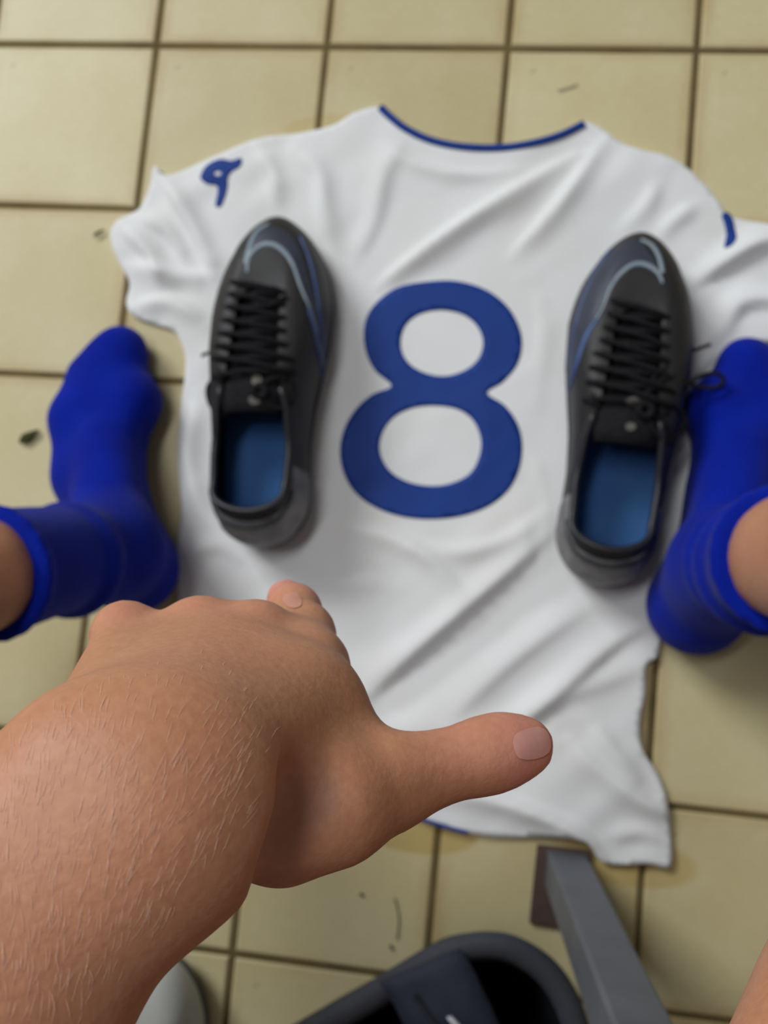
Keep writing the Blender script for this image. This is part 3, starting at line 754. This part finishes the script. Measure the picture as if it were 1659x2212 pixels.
def hand(F):
    dorsal = None
    for k in MCP:
        a, ra = CARP[k]; b, rb = MCP[k]
        F.limb(a, b, ra, rb * .93, .012)
    # palm mass behind the metacarpals
    cen = sum(MCP[k][0] for k in MCP) / 4; palm_dir = RM @ np.array([0, -.75, -.66])
    F.limb(wrC + palm_dir * .006, cen + palm_dir * .013, .018, .015, .016)
    for k in ('pinky', 'ring', 'middle'):
        a, ra = MCP[k]
        fwd = RM @ np.array([0.0, .10, -.99]); pd = RM @ np.array([0.05, -.80, -.60]); bk = RM @ np.array([0, -.45, .85])
        l = {'pinky': .026, 'ring': .032, 'middle': .034}[k]
        p1 = a + (fwd * .45 + pd * .75) * l; p2 = p1 + (pd * .5 + bk * .55) * l * .75; p3 = p2 + bk * l * .5
        F.chain([(a, ra * 1.02), (p1, ra * .86), (p2, ra * .78), (p3, ra * .7)], .003)
    a, ra = MCP['index']
    F.chain([(a, ra), (D(654, 1370, .304), .0086), (D(635, 1320, .328), .0078), (D(618, 1294, .344), .0068)], .006)
    # thumb with its pad of muscle and the web to the index finger
    cmc = D(606, 1768, .232); mcp = D(846, 1686, .246); ip = D(1040, 1634, .254); tip = D(1134, 1612, .258)
    F.limb(wrR, D(436, 1722, .2150), .0155, .0138, .014)
    F.limb(D(415, 1685, .2150), D(612, 1535, .251), .0145, .0118, .018)
    F.limb(D(330, 1640, .2150), D(500, 1475, .264), .0135, .0090, .016)
    F.limb(D(440, 1720, .226), cmc, .0120, .0138, .004)
    F.chain([(cmc, .0142), (D(720, 1735, .236), .0136), (mcp, .0110), (D(940, 1660, .250), .0083), (ip, .0088), (D(1090, 1620, .256), .0084), (tip, .0074)], .0045)
    F.limb(D(560, 1650, .234), D(688, 1530, .258), .0125, .0105, .014)
    F.limb(D(640, 1680, .243), D(715, 1590, .253), .0100, .0085, .010)
    # knuckle bumps, wrist bone, hollow beside the thumb tendon
    for k, (px, py, dd) in dict(pinky=(262, 1362, .283), ring=(430, 1354, .281), middle=(556, 1362, .279), index=(676, 1432, .272)).items():
        F.limb(D(px, py, dd), D(px, py + 10, dd - .002), .0072, .0062, .005)
    F.limb(D(130, 1650, .206), D(140, 1660, .206), .0085, .0085, .010)
    F.limb(D(648, 1712, .2160), D(588, 1815, .2120), .0068, .0058, .010, sub=True)
ankL, cufL = at(238, 1185, .078), at(-22, 1238, .225)
ankR, cufR = at(1565, 1232, .078), at(1700, 1208, .215)
kneeL = np.array([-.275, -.135, .40]); kneeR = np.array([.315, -.045, .40])
hipL = np.array([.045, -.50, .515]); hipR = np.array([.215, -.50, .515])
FOOT = {
 'L': dict(heel=(286, 1226), ballm=(280, 868), toem=(262, 760), balll=(178, 908), toel=(190, 815), ank=ankL, cuf=cufL, knee=kneeL, arch=(240, 1040), midl=(186, 1030), ins=(232, 960)),
 'R': dict(heel=(1506, 1306), ballm=(1556, 882), toem=(1612, 790), balll=(1668, 950), toel=(1700, 850), ank=ankR, cuf=cufR, knee=kneeR, arch=(1556, 1080), midl=(1650, 1090), ins=(1600, 985))}
def foot(F, k, g, shank=True):
    f = FOOT[k]; b = .0045
    h = at(*f['heel'], .030); bm_ = at(*f['ballm'], .024); tm = at(*f['toem'], .019); bl = at(*f['balll'], .0205); tl_ = at(*f['toel'], .016)
    ar = at(*f['arch'], .026); F.limb(h, ar, .0255 + g, .0190 + g, .018); F.limb(ar, bm_, .0190 + g, .0185 + g, .018); F.limb(bm_, tm, .0185 + g, .0110 + g, .014)
    F.limb(h, bl, .0235 + g, .0155 + g, .018); F.limb(bl, tl_, .0155 + g, .0105 + g, .014); F.limb(tl_, tm, .0105 + g, .0125 + g, .018)
    ml = at(*f['midl'], .0225); F.limb(h, ml, .0235 + g, .0185 + g, .02); F.limb(ml, bl, .0180 + g, .0150 + g, .026)
    F.limb(bm_, bl, .0175 + g, .0150 + g, .014); F.limb(bl, tm, .0150 + g, .0115 + g, .018); F.limb((bm_ + bl) / 2, (tm * .6 + tl_ * .4), .0160 + g, .0115 + g, .018)
    F.limb(f['ank'], at(*f['ins'], .042), .029 + g, .0185 + g, .02)
    F.limb(f['ank'], h, .030 + g, .0255 + g, .02)
    if shank: F.limb(f['ank'], f['cuf'], .0305 + g, .0365 + g, .02)
def legs(F):
    for k, hip in (('L', hipL), ('R', hipR)):
        f = FOOT[k]; foot(F, k, -.006, False)
        c, kn = f['cuf'], f['knee']
        F.chain([(f['ank'], .022), (c - (c - f['ank']) * .2, .0310), (c + (kn - c) * .06, .0360), (c + (kn - c) * .55 + np.array([0, -.012, 0]), .042), (kn, .045)], .003)
        F.chain([(kn, .046), ((kn + hip) / 2, .060), (hip, .074)], .02)
def torso(F):
    F.limb(hipL, hipR, .085, .085, .03)
    p = np.array([.13, -.52, .53]); c = np.array([.125, -.50, .80])
    F.limb(p, c, .115, .120, .05, squash=((0, 1, 0), .75))
    F.limb(shoulderL + [.03, 0, 0], [.265, -.46, .87], .05, .05, .04)
    sR = np.array([.275, -.45, .86]); eR = np.array([.163, -.267, .610]); wR = np.array([.247, -.125, .490])
    F.chain([(sR, .043), (eR, .033), (wR, .024)], .02)
    for i in range(4): F.limb(wR + [-.018 + .012 * i, .02, -.002], wR + [.04 + .016 * i, .09 - .006 * abs(i - 1), -.030], .011, .007, .006)
    F.limb(wR + [-.02, .015, 0], wR + [-.03, .06, -.03], .012, .008, .006)
    F.limb([.12, -.455, .90], [.12, -.43, .99], .045, .043, .03)
    hc = np.array([.12, -.40, 1.07])
    F.limb(hc + [0, -.015, .025], hc + [0, .015, -.03], .082, .066, .02)
    F.limb(hc + [0, .075, -.02], hc + [0, .09, -.035], .009, .012, .012)
    for s_ in (-1, 1): F.limb(hc + [s_ * .078, -.01, -.01], hc + [s_ * .082, -.012, -.035], .012, .009, .008)
    for s_ in (-1, 1): F.limb(hc + [s_ * .03, .092, -.005], hc + [s_ * .033, .092, -.005], .010, .010, .006, sub=True)
    F.limb(hc + [-.02, .085, -.068], hc + [.02, .085, -.068], .004, .004, .004, sub=True)

HLO, HHI = np.array([-.03, -.262, .40]), np.array([.165, -.045, .70])
Fh = Field(HLO, HHI, .0016); arm(Fh); hand(Fh)
hv, hf = Fh.surface(3)
Fb = Field((-.45, -.70, -.01), (.50, .20, 1.20), .0075); legs(Fb); torso(Fb); arm(Fb); hand(Fb)
bv, bf = Fb.surface(1)
fc = bv[bf].mean(1); mrg = .006
inside = ((fc > HLO + mrg) & (fc < HHI - mrg)).all(1); bf = bf[~inside]
allv = np.concatenate([hv, bv]); allf = [tuple(q) for q in hf] + [tuple(q + len(hv)) for q in bf]
body = mesh('body', allv, allf, M['skin'], person)
body['label'] = 'bare skin of hand, forearm and legs'
pk = body.data.attributes.new('pink', 'FLOAT', 'POINT'); val = np.zeros(len(allv), np.float32)
for c, r, s_ in ((D(1150, 1610, .255), .017, .75), (D(618, 1280, .344), .026, 1.0), (D(1000, 1580, .25), .018, .25), (D(280, 1340, .281), .014, .3), (D(430, 1330, .28), .014, .3), (D(560, 1340, .28), .014, .3)):
    dd = np.linalg.norm(allv - c, axis=1); val = np.maximum(val, s_ * np.clip(1 - dd / r, 0, 1) ** .7)
pk.data.foreach_set('value', val.astype(np.float32))
keep = set(); 
btree = BVHTree.FromPolygons([Vector(map(float, v)) for v in hv], [tuple(int(i) for i in q) for q in hf])
# finger nails
nl = patch_on('nail', [(1106, 1604), (1112, 1588), (1135, 1577), (1162, 1573), (1179, 1584), (1186, 1606), (1180, 1626), (1158, 1637), (1132, 1640), (1114, 1632)], btree, M['nail'], body, .0006, 5); nl['label'] = 'thumb nail'
nl = patch_on('nail', [(611, 1294), (619, 1283), (638, 1281), (651, 1294), (650, 1309), (634, 1315), (618, 1308)], btree, M['nailpink'], body, .0002, 5); nl['label'] = 'index finger nail'
# fine pale hairs on the forearm and the back of the hand
HAIR = [(0, 1600), (120, 1540), (260, 1440), (420, 1400), (560, 1440), (600, 1600), (560, 1740), (480, 1850), (300, 2080), (150, 2240), (0, 2240)]
def inpoly(x, y, P):
    c = False
    for i in range(len(P)):
        a, b = P[i], P[i - 1]
        if (a[1] > y) != (b[1] > y) and x < (b[0] - a[0]) * (y - a[1]) / (b[1] - a[1]) + a[0]: c = not c
    return c
hp = []; rr = random.Random(3); cnt = 0
while cnt < 520:
    x, y = rr.uniform(0, 620), rr.uniform(1400, 2230)
    if not inpoly(x, y, HAIR) or rr.random() > (.35 + .65 * min(1, max(0, (y - 1430) / 260))): continue
    h, n, _, _ = btree.ray_cast(V(CAM), V(ray(x, y)).normalized())
    cnt += 1
    if h is None: continue
    an = math.radians(rr.gauss(-74 + (x - 250) * .055 , 9)); L_ = rr.uniform(.0025, .006)
    nx, ny = x + math.cos(an) * 20, y + math.sin(an) * 20
    h2, n2, _, _ = btree.ray_cast(V(CAM), V(ray(nx, ny)).normalized())
    if h2 is None: continue
    t = (h2 - h).normalized(); p = np.array(h); t = np.array(t); n = np.array(n)
    hp.append(tube([p - n * .0001, p + t * L_ * .5 + n * .0002, p + t * L_ + n * .0001], [.00003, .00003, .000012], 3))
v, f = merge(hp)
tag(mesh('arm_hair', v, f, M['armhair'], body), 'fine pale hairs on the forearm', kind='stuff')

# socks
def sock(k, label):
    f = FOOT[k]; pts = np.array([at(*f[q], .03) for q in ('heel', 'ballm', 'toem', 'balll', 'toel')] + [f['ank'], f['cuf']])
    F = Field(pts.min(0) - .06, pts.max(0) + .065, .0025); foot(F, k, .0028)
    c, a = f['cuf'], f['ank']; ax = (c - a) / np.linalg.norm(c - a)
    perp = np.cross(ax, [0, 1, 0]); perp /= np.linalg.norm(perp); per2 = np.cross(ax, perp)
    # rolled cuff and soft wrinkles round the ankle
    def ring(pos, R, r, kk):
        for i in range(20):
            p, q = [pos + R * (perp * math.cos(u) + per2 * math.sin(u)) for u in (2 * math.pi * i / 20, 2 * math.pi * (i + 1) / 20)]
            F.limb(p, q, r, r, kk)
    ring(c, .0380, .0034, .006)
    if k == 'R': ring(a + ax * .095 + per2 * .002, .0352, .0024, .012); ring(a + ax * .055 - per2 * .002, .0335, .0018, .012)
    else: ring(a + ax * .060 + per2 * .003, .0315, .0018, .016)
    F.half(c + ax * .004, ax); F.half((0, 0, .0075 if k == 'R' else .0005), (0, 0, -1))
    v, q = F.surface(3)
    o = mesh('sock', v, [tuple(x) for x in q], M['sock'], person); o['label'] = label
sock('L', 'royal blue sock on the left foot'); sock('R', 'royal blue sock on the right foot')
# clothing and hair outside the frame
F = Field((-.25, -.72, .38), (.45, -.25, .72), .008)
for hip, kn in ((hipL, kneeL), (hipR, kneeR)): F.limb(hip, hip + (kn - hip) * .38, .083, .078, .03)
F.limb(hipL, hipR, .094, .094, .03); F.limb([.13, -.52, .53], [.13, -.51, .62], .12, .12, .05, squash=((0, 1, 0), .78)); F.half((0, 0, .64), (0, 0, 1))
v, q = F.surface(2); mesh('shorts', v, [tuple(x) for x in q], M['shorts'], person)
F = Field((-.2, -.72, .58), (.45, -.3, 1.0), .008)
F.limb([.13, -.52, .53], [.125, -.50, .80], .124, .129, .05, squash=((0, 1, 0), .78)); F.limb(shoulderL + [.03, 0, 0], [.265, -.46, .87], .058, .058, .04)
F.limb(shoulderL, shoulderL + (elbow - shoulderL) * .4, .052, .049, .02); F.limb([.295, -.46, .87], [.265, -.40, .79], .052, .047, .02)
F.half((0, 0, .62), (0, 0, -1)); F.half((.12, -.45, .945), (0, 0, 1))
v, q = F.surface(2); mesh('shirt', v, [tuple(x) for x in q], M['shirt'], person)
F = Field((-.02, -.56, .95), (.26, -.26, 1.22), .007); hc = np.array([.12, -.40, 1.07])
F.limb(hc + [0, -.022, .032], hc + [0, -.03, -.02], .086, .070, .02); F.half(hc + [0, .03, .01], (0, .8, -.6))
v, q = F.surface(2); mesh('hair', v, [tuple(x) for x in q], M['hair'], person)

# ------------------------------------------------------------------ bench
bench = empty('bench', (.17, -.45, 0)); tag(bench, 'bench on a square grey steel leg with a rusty brown foot plate', 'bench')
def prism(name, b4, t4, mat, parent, bev=.0015):
    bm = bmesh.new(); v = [bm.verts.new(V(p)) for p in list(b4) + list(t4)]
    for q in ((3, 2, 1, 0), (4, 5, 6, 7), (0, 1, 5, 4), (1, 2, 6, 5), (2, 3, 7, 6), (3, 0, 4, 7)): bm.faces.new([v[i] for i in q])
    bmesh.ops.recalc_face_normals(bm, faces=bm.faces)
    if bev: bmesh.ops.bevel(bm, geom=list(bm.edges), offset=bev, segments=2, affect='EDGES', profile=.5)
    return bmobj(name, bm, mat, parent)
A0, B0, D0 = at(1181, 1832, .004), at(1268, 1846, .004), at(1175, 1912, .004)
def leg_at(x_off, name='leg'):
    lean = np.array([.0222, -.0084, .311]) / .311; hz = .388 - .004
    o = np.array([x_off, 0, 0]); C0 = B0 + D0 - A0
    base = [A0 + o, B0 + o, C0 + o, D0 + o]
    top = [p + lean * hz for p in base]
    return prism(name, [base[i] for i in (0, 3, 2, 1)], [top[i] for i in (0, 3, 2, 1)], M['bench'], bench, .0022)
def plate(x_off):
    leg = leg_at(x_off)
    o = np.array([x_off, 0, 0]); p = [at(1160, 1824, .003), at(1278, 1838, .003), at(1262, 2012, .003), at(1143, 1994, .003)]
    p = [np.array([q[0], q[1], 0.0002]) + o for q in p]
    prism('foot_plate', p[::-1], [q + np.array([0, 0, .0045]) for q in p[::-1]], M['plate'], leg, .001)['label'] = 'rusty brown foot plate'
plate(0); plate(-.95); plate(.75)
for i in range(3):
    y1 = -.285 - i * .115
    prism('seat_plank', [(-.85, y1 - .10, .388), (1.0, y1 - .10, .388), (1.0, y1, .388), (-.85, y1, .388)], [(-.85, y1 - .10, .414), (1.0, y1 - .10, .414), (1.0, y1, .414), (-.85, y1, .414)], M['wood'], bench, .004)

# ------------------------------------------------------------------ black bag under the bench
RIM = [(480, 2310), (560, 2258), (650, 2208), (740, 2156), (820, 2108), (900, 2060), (970, 2027), (1040, 2014), (1110, 2022), (1180, 2060), (1228, 2110), (1262, 2175), (1285, 2260), (1280, 2360), (1230, 2450), (1120, 2510), (960, 2545), (760, 2550), (580, 2520), (470, 2440), (440, 2370)]
BH = .11
rim = [np.array(p) for p in catmull([at(x, y, BH) for x, y in RIM], 4, True)]
rc = sum(rim) / len(rim)
bag = empty('sports_bag', (rc[0], rc[1], 0)); tag(bag, 'open black bag with a padded dark grey rim on the floor beside the bench leg', 'bag')
def inset(L, d, z):
    out = []; n = len(L)
    for i in range(n):
        t = L[(i + 1) % n] - L[i - 1]; t /= np.linalg.norm(t); nn = np.array([-t[1], t[0], 0])
        if nn @ (rc - L[i]) < 0: nn = -nn
        p = L[i] + nn * d; out.append(np.array([p[0], p[1], z]))
    return out
n = len(rim)
prof = [(.062, .002), (.048, .02), (.026, .06), (.006, BH - .012)]
shrink = lambda d, z: [np.array([*(rc + (p - rc) * (1 - d / .13))[:2], z]) for p in rim]
vs = [p for d, z in prof for p in shrink(d, z)]
fs = ring_faces(n, len(prof) - 1); fs.append(tuple(range(n)))
mesh('bag_body', vs, fs, M['bag'], bag)
# padded rim
prof = [(.006, BH - .012), (.001, BH - .006), (.001, BH), (.006, BH + .0035), (.013, BH + .0035), (.018, BH - .001), (.0185, BH - .008)]
vs = [p for d, z in prof for p in inset(rim, d, z)]; mesh('bag_rim', vs, ring_faces(n, len(prof) - 1), M['bagrim'], bag)['label'] = 'padded dark grey rim'
prof = [(.0185, BH - .008), (.036, .06), (.058, .02)]
vs = inset(rim, *prof[0]) + shrink(.040, .06) + shrink(.058, .02); fs = ring_faces(n, 2); fs.append(tuple(2 * n + k for k in range(n)))
mesh('bag_lining', vs, fs, M['baginside'], bag)
# wide strap over the opening
def band(name, Lp, Rp, th, mat, par=None):
    Lp = catmull(Lp, 8); Rp = catmull(Rp, 8); vs = []; m = 6
    for a, b in zip(Lp, Rp):
        for k in range(m + 1):
            e = k / m; p = a + (b - a) * e; vs.append(p + np.array([0, 0, .003 * math.sin(math.pi * e)]))
    r = len(Lp); w = m + 1; fs = [(i * w + k, i * w + k + 1, (i + 1) * w + k + 1, (i + 1) * w + k) for i in range(r - 1) for k in range(m)]
    o = mesh(name, vs, fs, mat, par or bag); s = o.modifiers.new('thickness', 'SOLIDIFY'); s.thickness = th; s.offset = 0
    return o
strap = band('strap', [at(818, 2122, BH - .004), at(826, 2130, BH + .006), at(850, 2165, BH + .010), at(880, 2225, BH + .014), at(930, 2330, BH + .012), at(1000, 2500, BH)],
     [at(985, 2050, BH - .004), at(1003, 2062, BH + .006), at(1030, 2110, BH + .010), at(1075, 2205, BH + .014), at(1120, 2310, BH + .012), at(1180, 2440, BH)], .004, M['strap'])
band('strap_binding', [at(892, 2150, BH + .0135), at(915, 2180, BH + .0150), at(945, 2225, BH + .0175)], [at(897, 2146, BH + .0140), at(922, 2176, BH + .0155), at(953, 2221, BH + .0180)], .002, M['bag'], strap)
band('strap_mark', [at(966, 2196, BH + .0195), at(978, 2212, BH + .0205), at(1000, 2240, BH + .0205)], [at(973, 2194, BH + .0195), at(988, 2208, BH + .0205), at(1012, 2236, BH + .0205)], .0012, M['whitemark'], strap)['label'] = 'small white mark'

# ------------------------------------------------------------------ white shoe at the lower edge
wt = at(368, 2066, .02); wh = wt + np.array([-.055, -.225, 0])
make_boot('shoe', wh, wt, .0025, +1, 'white shoe on the tiles behind the forearm', None, False, dict(upper='whiteshoe', sole='greysole', rim='whiteshoe', lining='greysole', insole='greysole'))

# ------------------------------------------------------------------ bits of dirt on the tiles
def leaf(px, py, ln, wd, ang, label, cat='leaf'):
    c = at(px, py, 0); vs = []; n = 9
    for i in range(n):
        e = i / (n - 1); w = wd * math.sin(math.pi * min(max(e, .06), .97)) ** .8; x = (e - .5) * ln
        z = .0012 + .0018 * math.sin(math.pi * e) + .0006 * math.sin(e * 9)
        for s_ in (-1, 0, 1): vs.append((x, s_ * w * (1 + .2 * math.sin(7 * e)), z + (.0010 if s_ else 0)))
    fs = [(i * 3 + k, i * 3 + k + 1, i * 3 + k + 4, i * 3 + k + 3) for i in range(n - 1) for k in (0, 1)]
    o = mesh('leaf_scrap' if cat == 'leaf' else 'twig', vs, fs, M['leaf']); s = o.modifiers.new('thickness', 'SOLIDIFY'); s.thickness = .0008; s.offset = 0
    o.location = (c[0], c[1], .0002); o.rotation_euler.z = math.radians(ang); tag(o, label, cat)
leaf(66, 944, .020, .0040, 34, 'dark dried leaf scrap on the tile left of the blue sock')
leaf(216, 506, .011, .0013, 35, 'tiny dark twig on the tile beside the left sleeve', 'twig')
def strand(pts, r, label):
    P = catmull([at(x, y, .0011) for x, y in pts], 6); v, f = tube(P, r, 5)
    tag(mesh('grass_blade', v, f, M['leaf']), label, 'grass blade')
strand([(853, 1940), (862, 1985), (858, 2030)], .0005, 'thin dry grass blade on the tile below the jersey hem')
strand([(842, 2042), (850, 2052)], .0010, 'short dark grass bit on the tile above the black bag')
strand([(778, 1930), (785, 1936)], .0012, 'dark speck of grass on the tile left of the grass blade')
strand([(1205, 196), (1228, 190), (1248, 182)], .0004, 'faint dry grass bit on a tile above the jersey collar')
